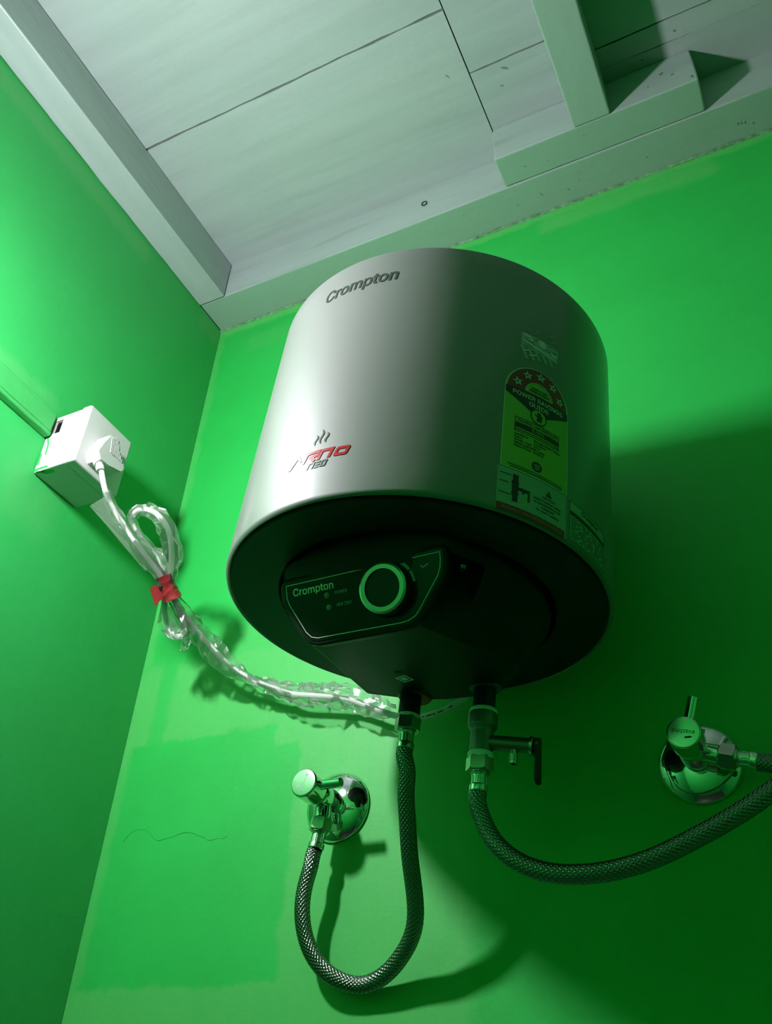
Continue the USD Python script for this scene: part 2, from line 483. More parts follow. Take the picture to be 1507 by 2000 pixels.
def plank(x0, x1, y0, y1, m, dz=0.0, seed=0):
    """A ceiling board with wavering edges."""
    n = max(8, int((x1 - x0) / 0.007))
    xs = np.linspace(x0, x1, n)
    e = lambda s: (meshkit.fbm(np.c_[xs * 22, np.full(n, s), np.zeros(n)], 4, s) - 0.5) * 0.0032
    low, high = y0 + e(seed + 1), y1 + e(seed + 2)
    g = Polygon(np.r_[np.c_[xs, low], np.c_[xs, high][::-1]])
    m_ = extrude(g, 0.018)
    part('plank', shift(m_, z=ZC + dz), m, ce, smooth=False)


rows_left = [(-0.3112, -0.0), (-0.602, -0.3132), (-0.90, -0.604), (-1.20, -0.902), (-1.50, -1.202), (WY - 0.05, -1.502)]
for i, (a, b) in enumerate(rows_left):
    plank(-0.05, 0.5655, a + 0.0008, b, M_wood_x if i % 2 else M_wood_x2, 0.0006 * (i % 3), 3 * i)
rows_mid = [(-0.2118, 0.0), (-0.44, -0.2126), (-0.70, -0.442), (-1.0, -0.702), (-1.4, -1.002), (WY - 0.05, -1.402)]
for i, (a, b) in enumerate(rows_mid):
    plank(0.5672, 0.7148, a + 0.0004, b, M_wood_x, 0.001 * (i % 2), 100 + 3 * i)
rows_right = [(-0.1375, 0.0), (-0.1690, -0.1381), (-0.43, -0.1712), (-0.70, -0.432), (-1.0, -0.702), (-1.4, -1.002), (WY - 0.05, -1.402)]
for i, (a, b) in enumerate(rows_right):
    plank(0.7162, WX + 0.05, a + 0.0003, b, M_wood_x2 if i % 2 else M_wood_x, 0.0007 * (i % 2), 200 + 3 * i)


def knot(parent, x, y, z, rx, ry, rot, seed, axis='z'):
    a = np.linspace(0, 2 * np.pi, 20, endpoint=False)
    rr = 1 + 0.5 * (meshkit.noise(np.c_[np.cos(a) * 2, np.sin(a) * 2, np.full(20, seed)], seed) - 0.5)
    g = affinity.rotate(Polygon(np.c_[rx * rr * np.cos(a), ry * rr * np.sin(a)]), rot)
    m_ = extrude(g, 0.0007)
    v = np.array(m_.vertices)
    v = np.c_[v[:, 0] + x, v[:, 1] + y, z - v[:, 2]] if axis == 'z' else np.c_[v[:, 0] + x, y - v[:, 2], v[:, 1] + z]
    mm = trimesh.Trimesh(v, m_.faces, process=False)
    part('knot', mm, M_knot, parent, smooth=False)


knot(ce, 0.616, -0.199, ZC + 0.0003, 0.006, 0.0016, 35, 1)
knot(ce, 0.604, -0.176, ZC + 0.0003, 0.0032, 0.0009, 10, 2)
knot(ce, 0.536, -0.222, ZC + 0.0003, 0.0042, 0.0008, 60, 3)
knot(ce, 0.80, -0.128, ZC + 0.0003, 0.002, 0.0012, 20, 5)
knot(ce, 0.85, -0.150, ZC + 0.0003, 0.0015, 0.0012, 20, 6)
def chips(parent, spots, z=None, y=None):
    """Dents and knocked-off flakes in the paint."""
    for k, (p_, q_, rx, ry, rot) in enumerate(spots):
        a_ = np.linspace(0, 2 * np.pi, 9, endpoint=False) + rng.uniform(0, 1)
        rr_ = rng.uniform(0.6, 1.2, 9)
        g = affinity.rotate(Polygon(np.c_[rx * rr_ * np.cos(a_), ry * rr_ * np.sin(a_)]), rot)
        v_, f_ = (lambda m_: (np.array(m_.vertices), m_.faces))(extrude(g, 0.0012))
        v_ = np.c_[v_[:, 0] + p_, v_[:, 1] + q_, z - v_[:, 2]] if z is not None else np.c_[v_[:, 0] + p_, y - v_[:, 2], v_[:, 1] + q_]
        part('paint_chip', trimesh.Trimesh(v_, f_, process=False), M_knot, parent, smooth=False)


chips(t2, [(0.6131, -0.0326, 0.0007, 0.0030, -25), (0.6534, -0.0242, 0.0022, 0.0008, 30), (0.6719, -0.033, 0.0010, 0.0006, 0), (0.4906, -0.0475, 0.0009, 0.0007, 0),
           (0.7727, -0.0292, 0.0016, 0.0007, 50), (0.9014, -0.0278, 0.0010, 0.0022, 20), (0.9060, -0.0270, 0.0009, 0.0020, -10), (0.9110, -0.0262, 0.0009, 0.0020, 15), (0.9212, -0.0206, 0.0007, 0.0016, 0), (0.5735, -0.0306, 0.0009, 0.0006, 0)], z=ZB + 0.0006)
chips(t3, [(0.6987, -0.1000, 0.0012, 0.0007, 20), (0.605, -0.088, 0.0018, 0.0006, 10), (0.640, -0.083, 0.0014, 0.0005, 5)], z=ZB + 0.0011)
chips(t3, [(0.8565, 2.5560, 0.0012, 0.0028, 20), (0.8194, 2.5929, 0.0030, 0.0018, 40), (0.7988, 2.5735, 0.0010, 0.0009, 0), (0.8330, 2.5800, 0.0022, 0.0012, 10)], y=-PW - BT + 0.0005)

# rough stumps of nails driven through the wall plate and batten
def hook(parent, x, y, z):
    a = np.linspace(0.5, 2 * np.pi + 0.1, 26)
    P = np.c_[x + 0.0042 * np.cos(a), np.full(26, y - 0.0015), z + 0.0052 * np.sin(a)]
    part('nail_loop', sweep(P, 0.0008, 8), M_iron, parent, label='small bent nail loop in the wall plate')


hk = thing('nail_hook', 'small bent nail hook in the face of the wall plate left of the short batten', 'nail')
hook(hk, 0.430, -PW, 2.586)

# ================================================================== water heater
HX = np.array([[9.96445048e-01, -7.12005e-04, 8.42422686e-02], [0, 9.99964285e-01, 8.45157567e-03], [-8.42452774e-02, -8.42153e-03, 9.96409460e-01]])
HO = np.array([0.49795, -0.2, 1.73091])
HM = Gf.Matrix4d(*HX[:, 0], 0, *HX[:, 1], 0, *HX[:, 2], 0, *HO, 1)   # local z runs up the slightly leaning tank, -y faces the room


def h2w(p):
    return np.asarray(p, float) @ HX.T + HO


HT = 0.2925
heater = thing('water_heater', 'silver and black cylindrical storage water heater hanging on the green back wall', 'water heater', matrix=HM)
part('tank_shell', lathe([(0.1700, 0.0006), (0.1722, -0.0009), (0.1740, 0.0006), (0.1750, 0.0035), (TANK_R, 0.02), (TANK_R, HT - 0.02), (TANK_R, HT - 0.0035), (0.1735, HT - 0.0005), (0.168, HT), (0.166, HT - 0.002)], 160), M_silver, heater, smooth=40, label='silver painted steel shell')
part('top_cap', lathe([(0.0, HT + 0.004), (0.10, HT + 0.003), (0.160, HT - 0.0005), (0.1675, HT - 0.001), (0.1675, HT - 0.008), (0.0, HT - 0.008)], 120), M_blackcap, heater, smooth=35)
part('bottom_cover', lathe([(0.0, 0.010), (0.1235, 0.010), (0.1240, 0.0085), (0.1245, 0.0012), (0.1262, -0.0008), (0.135, -0.0006), (0.160, -0.0012), (0.1682, -0.0018), (0.1698, -0.0008), (0.1698, 0.012), (0.0, 0.012)], 144), M_blackcap, heater, smooth=30, label='black plastic bottom cover')
for sx in (-0.07, 0.07):
    part('wall_bracket', block(sx - 0.02, sx + 0.02, 0.150, 0.1995, 0.20, 0.245, 0.002), M_blackcap, heater)

# ---- control housing: a faceted lump under the bottom cover
PA = math.radians(68)
PN = np.array([0, -math.sin(PA), -math.cos(PA)])           # outward normal of the control panel
PE = np.array([0, math.cos(PA), -math.sin(PA)])            # down the panel
P0 = np.array([0, -0.095, -0.014])


def panel_pt(u, v, w=0.0):
    return P0 + np.array([1.0, 0, 0]) * u + PE * v + PN * w


def panel_mesh(m, w=0.0):
    """x -> u, y -> -v (so that text reads upright), z -> out of the panel."""
    v = np.array(m.vertices)
    return trimesh.Trimesh(P0 + v[:, :1] * [1.0, 0, 0] - v[:, 1:2] * PE + (v[:, 2:3] + w) * PN, m.faces, process=False)


base = [(0.1215 * math.cos(a), 0.004 + 0.1215 * math.sin(a), zz) for a in np.linspace(0, 2 * np.pi, 72, endpoint=False) for zz in (0.0095,)]
base = [(x, max(y, -0.108), z) for x, y, z in base]
low = [(0.119 * math.cos(a), 0.004 + 0.119 * math.sin(a), -0.0035) for a in np.linspace(-0.55, math.pi + 0.35, 50)]
bot = [(-0.060, -0.073, -0.0630), (0.042, -0.074, -0.0630), (-0.0745, 0.066, -0.0455), (-0.066, 0.072, -0.0445), (-0.036, 0.0935, -0.0425), (-0.008, 0.0985, -0.0418), (0.02, 0.098, -0.0418),
       (0.05, 0.088, -0.0422), (0.082, 0.055, -0.038), (0.094, 0.01, -0.036), (0.088, -0.04, -0.036), (0.070, -0.075, -0.040)]
front = [tuple(panel_pt(u, v, -0.004)) for u, v in ((-0.080, -0.006), (0.072, -0.012), (-0.062, 0.050), (0.045, 0.050))]
ball = m3.Manifold.sphere(0.0035, 10)
up = [m3.Manifold.sphere(0.0008, 6).translate(p) for p in base + low]
hull = m3.Manifold.batch_hull(up + [ball.translate((x, y, z + 0.0035)) for x, y, z in bot + front])
recess = m3.Manifold.cylinder(0.12, 0.019, 0.019, 40).translate((0.0775, -0.078, -0.11))
recess = recess - m3.Manifold.cube((0.3, 0.3, 0.05), True).translate((0, 0, 0.015))
hull = hull - recess
housing = part('control_housing', hull, M_black, heater, smooth=32, label='black plastic cover around the controls and pipe outlets')
part('screw', moved(lathe([(0, -0.0026), (0.0012, -0.0026), (0.0014, -0.0032), (0.0028, -0.0029), (0.0040, -0.0015), (0.0043, 0), (0, 0)], 24), None, (0.0745, -0.070, -0.0105)), M_screw, housing, label='bright screw in the round recess')

OUT = Polygon([(-0.0770, -0.0064), (0.0668, 0.0026), (0.0671, -0.004), (0.0662, -0.0100), (0.0640, -0.0160), (0.0460, -0.0420), (0.0430, -0.0455), (0.0370, -0.0486), (0.0300, -0.0500), (-0.0470, -0.0538), (-0.0530, -0.0525), (-0.0580, -0.0480), (-0.0740, -0.0230), (-0.0763, -0.0170)])
bez = OUT.buffer(0.0065, join_style=1)
bm_ = m3.Manifold.batch_hull([m3.Manifold.sphere(0.0022, 8).translate((x, y, z)) for x, y in np.array(OUT.buffer(0.0043).simplify(0.0004).exterior.coords)[:-1] for z in (-0.008, 0.0)])
panel = part('control_panel', panel_mesh(trimesh.Trimesh(*meshkit.arrays(bm_)[:2], process=False), 0.0), M_black, heater, smooth=35, label='black slanted control panel')
part('fascia', panel_mesh(shift(extrude(OUT.buffer(0.0025), 0.0009), z=0.0018)), M_gloss, panel, label='glossy black fascia sheet')
part('outline_print', panel_mesh(shift(extrude(outline(OUT, 0.00065), 0.0002), z=0.0027)), M_white_print, panel, smooth=False, label='thin white line around the fascia')
ROT = 0.062
part('brand_lettering', panel_mesh(shift(text('Crompton', 0.0062, 0.0395, True), -0.0503, -0.0150, 0.0027, ROT)), M_white_print, panel, smooth=False, label='white brand lettering on the panel')
part('power_lettering', panel_mesh(shift(text('POWER', 0.0027, 0.0118, False, 0.2), -0.0240, -0.0190, 0.0027, ROT)), M_grey_print, panel, smooth=False)
part('heating_lettering', panel_mesh(shift(text('HEATING', 0.0027, 0.0145, False, 0.2), -0.0210, -0.0293, 0.0027, ROT)), M_grey_print, panel, smooth=False)
for x, y in ((-0.0373, -0.0192), (-0.0355, -0.0295)):
    part('indicator_light', panel_mesh(shift(moved(lathe([(0, 0.0008), (0.0018, 0.0006), (0.0026, 0.0001), (0.0026, 0), (0, 0)], 24)), x, y, 0.0027)), M_lamp, panel)
KU, KV = 0.0205, 0.0222


def arc(r0, r1, a0, a1):
    a = np.radians(np.linspace(a0, a1, 14))
    return Polygon(np.r_[np.c_[r0 * np.cos(a), r0 * np.sin(a)], np.c_[r1 * np.cos(a), r1 * np.sin(a)][::-1]])


for a0, a1, mm, lb in ((86, 62, M_grey_print, None), (58, 34, M_grey_print, None), (30, 8, M_grey_print, None), (4, -26, M_red_print, 'red dial mark'), (-30, -64, M_red_print, 'red dial mark')):
    part('dial_mark', panel_mesh(shift(extrude(arc(0.0232, 0.0258, a0, a1), 0.0002), KU - 0.0015, -KV + 0.0005, 0.0027)), mm, panel, smooth=False, label=lb)
part('tap_symbol', panel_mesh(shift(extrude(unary_union([Point(-0.0022, 0.0).buffer(0.0008), LineString([(-0.001, -0.0012), (0.001, 0.0), (0.0035, 0.0012)]).buffer(0.0005)]), 0.0002), 0.0525, -0.0068, 0.0027)), M_grey_print, panel, smooth=False)


def panel_lathe(profile, n=64):
    m = lathe(profile, n)
    return panel_mesh(shift(m, KU, -KV, 0.0027))


knob = part('temperature_knob', panel_lathe([(0, 0.0), (0.0225, 0.0), (0.0222, 0.004), (0.0208, 0.0105), (0.0202, 0.0116), (0.0153, 0.0120), (0.0150, 0.0112), (0, 0.0112)]), M_knob, heater, smooth=35, label='round black thermostat knob')
part('knob_ring', panel_lathe([(0.0154, 0.0121), (0.0156, 0.0128), (0.0192, 0.0128), (0.0209, 0.0117), (0.0205, 0.0110), (0.0154, 0.0110), (0.0154, 0.0121)]), M_ring, knob, smooth=30, label='shiny silver ring around the knob')

# ---- pipe stubs
HOTP, COLDP = np.array([-0.0346, 0.0774]), np.array([0.0395, 0.0800])
hp = part('hot_outlet', rod((*HOTP, -0.030), (*HOTP, -0.0668), 0.0103, 32), M_navy, heater, label='dark blue sleeve on the hot water outlet')
part('red_washer', moved(lathe([(0, 0), (0.0165, 0), (0.0168, -0.002), (0.0150, -0.0045), (0.011, -0.005), (0, -0.005)], 40), None, (*HOTP + [0.001, 0.006], -0.0425)), M_redwasher, hp, label='red washer around the hot outlet')
cp = part('cold_inlet', rod((*COLDP, -0.030), (*COLDP, -0.0690), 0.0103, 32), M_navy, heater, label='dark blue sleeve on the cold water inlet')
part('blue_washer', moved(lathe([(0, 0), (0.0155, 0), (0.0158, -0.002), (0.0140, -0.0035), (0.011, -0.004), (0, -0.004)], 40), None, (*COLDP, -0.0415)), M_bluewasher, cp, label='dark teal washer around the cold inlet')

# diamond inspection sticker under the housing
e_ = np.array([0, 0.1405, 0.0175]); e_ /= np.linalg.norm(e_)
nn = np.array([0, e_[2], -e_[1]])
sp = np.array([0, -0.073, -0.0630])


def under(m, lift):
    v = np.array(m.vertices)
    d = (v[:, 1:2] - sp[1]) / e_[1]
    return trimesh.Trimesh(sp + v[:, :1] * [1.0, 0, 0] + d * e_ + (v[:, 2:3] + lift) * nn, m.faces[:, ::-1], process=False)


dia = Polygon([(-0.0297, 0.0315), (-0.0172, 0.0263), (-0.0140, 0.0400), (-0.0258, 0.0452)])
stk = part('inspection_sticker', under(extrude(dia, 0.0002), 0.0002), M_sticker, heater, smooth=False, label='small pale diamond sticker under the housing')
part('sticker_mark', under(extrude(outline(affinity.scale(dia, 0.62, 0.62), 0.0012), 0.0002), 0.0004), M_dark_print, stk, smooth=False)
part('drain_hole', under(extrude(affinity.scale(Point(-0.0196, 0.0185).buffer(0.0042), 1.1, 0.7), 0.0002), 0.0001), M_gap, housing, smooth=False)

# ---- prints on the tank
part('brand_lettering', wrap(shift(text('Crompton', 0.0138, 0.0795, True, 0.12), -0.0095, 0.2485), lift=0.0002), M_dark_print, heater, smooth=False, label='dark brand lettering high on the tank')


def stroke(pts, w):
    return LineString(pts).buffer(w / 2, cap_style=2, join_style=2, mitre_limit=3)


def ring(x0, x1, z0, z1, w, r=0.002):
    o = sbox(x0 + r, z0 + r, x1 - r, z1 - r).buffer(r)
    i = sbox(x0 + w + r * .4, z0 + w + r * .4, x1 - w - r * .4, z1 - w - r * .4).buffer(r * .4)
    return o.difference(i)


def slant(g, k=0.34, z=0.0415):
    return affinity.affine_transform(g, [1, k, 0, 1, -k * z, 0])


model = part('model_lettering', wrap(extrude(unary_union([
    Polygon([(-0.0440, 0.0395), (-0.0412, 0.0395), (-0.0347, 0.0490), (-0.0325, 0.0450), (-0.0300, 0.0450), (-0.0335, 0.0522), (-0.0362, 0.0522)]),
    slant(stroke([(-0.0277, 0.0410), (-0.0277, 0.0510)], 0.0024)),
    slant(unary_union([stroke([(-0.0300, 0.0504), (-0.0160, 0.0504), (-0.0160, 0.0462), (-0.0240, 0.0462)], 0.0027), stroke([(-0.0215, 0.0458), (-0.0165, 0.0408)], 0.0032)])),
    slant(stroke([(-0.0128, 0.0410), (-0.0128, 0.0498), (-0.0028, 0.0498), (-0.0028, 0.0410)], 0.0028)),
    slant(ring(0.0012, 0.0135, 0.0408, 0.0500, 0.0026))]), 0.0002), lift=0.0002), M_red_print, heater, smooth=False, label='red model lettering low on the tank')
z0 = 0.0335
part('suffix_lettering', wrap(extrude(unary_union([
    slant(stroke([(-0.0225, 0.0332), (-0.0225, 0.0390), (-0.0175, 0.0390), (-0.0175, 0.0332)], 0.0016), .3, z0),
    slant(unary_union([stroke([(-0.0155, 0.0388), (-0.0112, 0.0388)], 0.0014), stroke([(-0.0155, 0.0362), (-0.0112, 0.0362)], 0.0014), stroke([(-0.0155, 0.0337), (-0.0112, 0.0337)], 0.0014)]), .3, z0),
    slant(ring(-0.0100, -0.0046, 0.0329, 0.0397, 0.0015, 0.001), .3, z0)]), 0.0002), lift=0.0002), M_neo_print, model, smooth=False, label='small slate grey lettering below the red name')
for k, (x, zt, zb_) in enumerate(((-0.0186, 0.0692, 0.0585), (-0.0134, 0.0735, 0.0592), (-0.0080, 0.0692, 0.0590))):
    t = np.linspace(0, 1, 20)
    P = np.c_[x - 0.0004 + 0.0012 * np.sin(2 * np.pi * (t * 0.95 + 0.55)), zb_ + (zt - zb_) * t]
    wv = 0.0004 + 0.0006 * np.sin(np.pi * np.clip(t * 0.9 + 0.08, 0, 1))
    part('steam_mark', wrap(extrude(Polygon(np.r_[P + np.c_[wv, 0 * t], (P - np.c_[wv, 0 * t])[::-1]]), 0.0002), lift=0.0002), M_dark_print, model, smooth=False, label='dark steam wisp')

# ---- energy label (x from its middle, y = height on the tank)
TH = math.radians(55.85)
FU = lambda g, d=0.00012: extrude(g, d)
arch = unary_union([sbox(-0.0333, 0.0435, 0.0333, 0.1285), Point(0, 0.1285).buffer(0.0333, 48)])
en = part('energy_label', wrap(FU(arch), TH, 0.0001), M_label_green, heater, smooth=False, label='green arched power savings label with red star band')
part('label_border', wrap(FU(outline(arch.buffer(-0.0003), 0.0009)), TH, 0.00022), M_pale_ink, en, smooth=False)
up_ = sbox(-0.04, 0.1285, 0.04, 0.17)
red = Point(0, 0.1300).buffer(0.0312, 48).intersection(up_).difference(Point(0, 0.1315).buffer(0.0146, 32).intersection(sbox(-0.04, 0.1318, 0.04, 0.17)))
part('star_band', wrap(FU(red), TH, 0.00024), M_maroon, en, smooth=False, label='dark red band with five stars')
blk = Polygon([(-0.0325, 0.1310), (0.0325, 0.1310), (0.0325, 0.1238), (0.0085, 0.1108), (-0.0080, 0.1108), (-0.0325, 0.1240)])
part('title_band', wrap(FU(blk), TH, 0.00036), M_ink, en, smooth=False, label='black title band')


def star(cx, cz, r, hole=True, rot=0.0):
    a = np.pi / 2 + rot + np.arange(10) * np.pi / 5
    rr = np.where(np.arange(10) % 2 == 0, r, r * 0.40)
    g = Polygon(np.c_[cx + rr * np.cos(a), cz + rr * np.sin(a)])
    return g.difference(affinity.scale(g, 0.42, 0.42)) if hole else g


for x, z in ((-0.0218, 0.1388), (-0.0126, 0.1500), (0.0009, 0.1545), (0.0145, 0.1503), (0.0226, 0.1390)):
    part('star', wrap(FU(star(x, z, 0.0053, rot=-x * 14)), TH, 0.00050), M_pale_ink, en, smooth=False)
half = Point(0, 0.1315).buffer(0.0146, 32).intersection(sbox(-0.04, 0.1322, 0.04, 0.17))
part('half_disc', wrap(FU(outline(half.buffer(-0.0003), 0.0006)), TH, 0.00050), M_pale_ink, en, smooth=False)
part('slogan_lettering', wrap(cat(shift(text('MORE STARS', 0.0021, 0.0165, True, depth=0.00012), 0, 0.1372), shift(text('MORE SAVINGS', 0.0021, 0.0205, True, depth=0.00012), 0, 0.1338)), TH, 0.00050), M_ink, en, smooth=False)
part('title_lettering', wrap(cat(shift(text('POWER SAVINGS', 0.0046, 0.0520, True, depth=0.00012), 0, 0.1237), shift(text('GUIDE', 0.0046, 0.0200, True, depth=0.00012), 0, 0.1166)), TH, 0.00050), M_pale_ink, en, smooth=False)
disc = affinity.scale(Point(0, 0.1080).buffer(0.0082, 32), 1.0, 1.0)
part('emblem', wrap(FU(disc), TH, 0.00050), M_label_green, en, smooth=False, label='round emblem below the title')
part('emblem_rim', wrap(FU(unary_union([outline(disc.buffer(-0.0004), 0.0009)])), TH, 0.00064), M_ink, en, smooth=False)
part('emblem_figure', wrap(FU(unary_union([affinity.scale(Point(0.0004, 0.1108).buffer(0.0022), 1, 1.1), Polygon([(-0.0022, 0.1032), (0.003, 0.1032), (0.0034, 0.1096), (-0.0012, 0.1098)]), stroke([(-0.0012, 0.108), (-0.0040, 0.1098)], 0.0011), stroke([(0.002, 0.108), (0.0042, 0.1105)], 0.0011)])), TH, 0.00064), M_ink, en, smooth=False)
part('table_frame', wrap(FU(unary_union([sbox(-0.0225, 0.0882, 0.0225, 0.0938), outline(sbox(-0.0223, 0.0840, 0.0223, 0.0990), 0.0007), stroke([(-0.0223, 0.0862), (0.0223, 0.0862)], 0.0009)]).difference(sbox(-0.03, 0.0936, 0.03, 0.0942))), TH, 0.00024), M_ink, en, smooth=False)
part('value_lettering', wrap(shift(text('0.332', 0.0034, 0.0125, True, depth=0.00012), 0, 0.0892), TH, 0.00040), M_label_green, en, smooth=False, label='green figures on the black bar')
rows = [('Appliance', 'Storage Water Heater'), ('Brand', 'Crompton'), ('Model / Year', '2021'), ('Rated Capacity', '15 Litres'), ('Rated Power', '2000 W')]
sm = [shift(text('Standing Loss (kWh/24h)', 0.0026, 0.0400, True, depth=0.00012), 0, 0.0952)]
for k, (a, b) in enumerate(rows):
    zz = 0.0800 - 0.0031 * k
    sm.append(shift(text(a, 0.0020, None, True, depth=0.00012, center=False), -0.0222, zz))
    sm.append(shift(text(b, 0.0020, None, True, depth=0.00012, center=False), -0.0040, zz))
for k in range(2):
    sm.append(shift(FU(stroke([(-0.027 + 0.002 * k, 0.0478 - 0.0022 * k), (0.027, 0.0478 - 0.0022 * k)], 0.0008)), 0, 0))
part('small_print', wrap(cat(*sm), TH, 0.00026), M_ink, en, smooth=False)
part('seal', wrap(FU(affinity.scale(Point(0, 0.0550).buffer(0.0050, 24), 1.0, 1.0)), TH, 0.00026), M_ink, en, smooth=False, label='round dark seal near the bottom')
part('seal_mark', wrap(FU(unary_union([stroke([(-0.003, 0.0565), (0.001, 0.0570), (0.003, 0.0562)], 0.0007), stroke([(-0.003, 0.0545), (0.0, 0.0550), (0.003, 0.0542)], 0.0007), stroke([(-0.002, 0.0527), (0.002, 0.0527)], 0.0007)])), TH, 0.00040), M_pale_ink, en, smooth=False)

# ---- clear caution label below it
ca = part('caution_label', wrap(FU(sbox(-0.0350, 0.0008, 0.0322, 0.0428)), TH, 0.0001), M_label_white, heater, smooth=False, label='pale caution label with valve picture and red strip')
part('valve_picture', wrap(FU(unary_union([sbox(-0.0215, 0.0310, -0.0165, 0.0385), sbox(-0.0225, 0.0290, -0.0160, 0.0318), sbox(-0.0220, 0.0205, -0.0165, 0.0290), sbox(-0.0225, 0.0188, -0.0162, 0.0208), sbox(-0.0215, 0.0120, -0.0168, 0.0190),
     sbox(-0.0170, 0.0240, -0.0062, 0.0272), sbox(-0.0128, 0.0222, -0.0108, 0.0242), sbox(-0.0076, 0.0165, -0.0058, 0.0276)])), TH, 0.00022), M_ink, ca, smooth=False, label='black picture of the safety valve')
tri = Polygon([(0.0095, 0.0308), (0.0163, 0.0308), (0.0129, 0.0368)])
part('warning_triangle', wrap(FU(tri.difference(stroke([(0.0129, 0.0326), (0.0129, 0.0345)], 0.0009))), TH, 0.00022), M_ink, ca, smooth=False)
part('heading_lettering', wrap(shift(text('CAUTION', 0.0022, 0.0125, True, depth=0.00012), 0.0130, 0.0272), TH, 0.00022), M_ink, ca, smooth=False)
for k, t_ in enumerate(('Multi Function Valve', 'is mandatorily to be', 'installed', "for user's safety")):
    part('caution_lettering', wrap(shift(text(t_, 0.0020, min(0.0275, 0.0014 * len(t_)), True, depth=0.00012), 0.0120, 0.0235 - 0.0034 * k), TH, 0.00022), M_ink, ca, smooth=False)
for zz, w_ in ((0.0365, 0.010), (0.0285, 0.008), (0.0175, 0.011)):
    part('leader_mark', wrap(FU(stroke([(-0.0330, zz), (-0.0330 + w_, zz)], 0.0008)), TH, 0.00022), M_ink, ca, smooth=False)
part('warranty_strip', wrap(FU(sbox(-0.0335, 0.0020, 0.0295, 0.0062).buffer(0.0012)), TH, 0.00022), M_maroon, ca, smooth=False, label='dark red strip with pale writing')
part('warranty_lettering', wrap(shift(text('Warranty is void if MFV is not installed', 0.0026, 0.0570, True, depth=0.00012), -0.0020, 0.0030), TH, 0.00036), M_lilac, ca, smooth=False)

# ---- rating plate
ra_shape = sbox(0.0362, 0.0040, 0.0945, 0.0425)
ra = part('rating_label', wrap(FU(ra_shape), TH, 0.0001), M_label_white, heater, smooth=False, label='pale rating plate round the right side of the tank')
part('plate_border', wrap(FU(outline(ra_shape.buffer(-0.0008), 0.0006)), TH, 0.00022), M_ink, ra, smooth=False)
part('plate_lettering', wrap(shift(text('Crompton', 0.0040, 0.0270, True, depth=0.00012), 0.0665, 0.0362), TH, 0.00022), M_ink, ra, smooth=False)
part('plate_band', wrap(FU(sbox(0.0368, 0.0283, 0.0938, 0.0325)), TH, 0.00022), M_ink, ra, smooth=False)
ln = []
for k in range(8):
    zz = 0.0258 - 0.0026 * k
    x = 0.039
    while x < 0.090:
        w_ = rng.uniform(0.004, 0.012)
        ln.append(stroke([(x, zz), (min(x + w_, 0.0915), zz)], 0.0010))
        x += w_ + rng.uniform(0.0015, 0.004)
part('plate_rows', wrap(FU(unary_union(ln)), TH, 0.00022), M_dark_print, ra, smooth=False, kind='stuff')

# ---- torn hologram sticker
hs = sbox(-0.0205, 0.1830, 0.0200, 0.2010)
frag = [hs]
for k in range(16):
    x, z = rng.uniform(-0.021, 0.020), rng.uniform(0.199, 0.212)
    frag.append(affinity.rotate(sbox(x, z, x + rng.uniform(.002, .006), z + rng.uniform(.0006, .0018)), rng.uniform(-20, 20)))
for k in range(5):
    x = -0.020 + 0.007 * k
    frag.append(stroke([(x, 0.1845), (x + 0.006, 0.1705 + 0.0015 * k)], 0.0030))
holes = [affinity.rotate(sbox(x, z, x + rng.uniform(.001, .005), z + rng.uniform(.0006, .0015)), rng.uniform(-30, 30)) for x, z in zip(rng.uniform(-.02, .019, 26), rng.uniform(.183, .201, 26))]
foil = unary_union(frag).difference(unary_union(holes + [stroke([(-0.004, 0.1745), (0.010, 0.1725)], 0.0012)]))
ho = part('hologram_sticker', wrap(FU(foil), TH, 0.0001), M_holo2, heater, smooth=False, label='torn silvery hologram sticker above the green label')
part('foil_print', wrap(FU(unary_union([Point(0.0015, 0.1965).buffer(0.0042), stroke([(-0.019, 0.1925), (-0.008, 0.1885), (0.018, 0.1860)], 0.0022), sbox(0.0120, 0.1880, 0.0185, 0.1925), stroke([(-0.0185, 0.1990), (-0.012, 0.1985), (-0.009, 0.194)], 0.0022), stroke([(-0.019, 0.1782), (-0.012, 0.1815)], 0.0016), stroke([(-0.012, 0.1752), (-0.005, 0.179)], 0.0016)])), TH, 0.00022), M_holo, ho, smooth=False)

# ================================================================== safety valve on the cold inlet
VO = h2w((*COLDP, -0.0665))
VM = Gf.Matrix4d(*HX[:, 0], 0, *HX[:, 1], 0, *HX[:, 2], 0, *VO, 1)
sv = thing('safety_valve', 'nickel T-shaped pressure relief valve with black lever screwed to the cold inlet', 'valve', matrix=VM)
part('valve_body', lathe([(0.0108, -0.002), (0.0128, -0.0032), (0.0133, -0.0045), (0.0133, -0.0150), (0.0128, -0.0164), (0.0108, -0.0190), (0.0104, -0.0215), (0.0104, -0.0400), (0.0098, -0.0415), (0, -0.0415), (0, -0.002), (0.0108, -0.002)], 40), M_cast, sv, smooth=35)
part('thread_tape', lathe([(0, 0.0014), (0.0110, 0.0014), (0.0126, 0.0006), (0.0130, -0.0024), (0.0122, -0.0036), (0, -0.0036)], 36), M_tape, sv, label='white thread tape at the top joint')
part('thread_tape', lathe([(0, -0.0400), (0.0112, -0.0400), (0.0118, -0.0412), (0.0116, -0.0455), (0.0105, -0.0462), (0, -0.0462)], 36), M_tape, sv, label='white thread tape at the bottom joint')
ad = np.array([1, 0.16, -0.075]); ad /= np.linalg.norm(ad)
a0 = np.array([0.004, 0, -0.0300])
arm = part('side_arm', rod(a0, a0 + ad * 0.040, 0.0066, 32), M_cast, sv)
part('arm_collar', rod(a0 + ad * 0.0395, a0 + ad * 0.0425, 0.0082, 32), M_brass, sv)
nb = a0 + ad * 0.0255
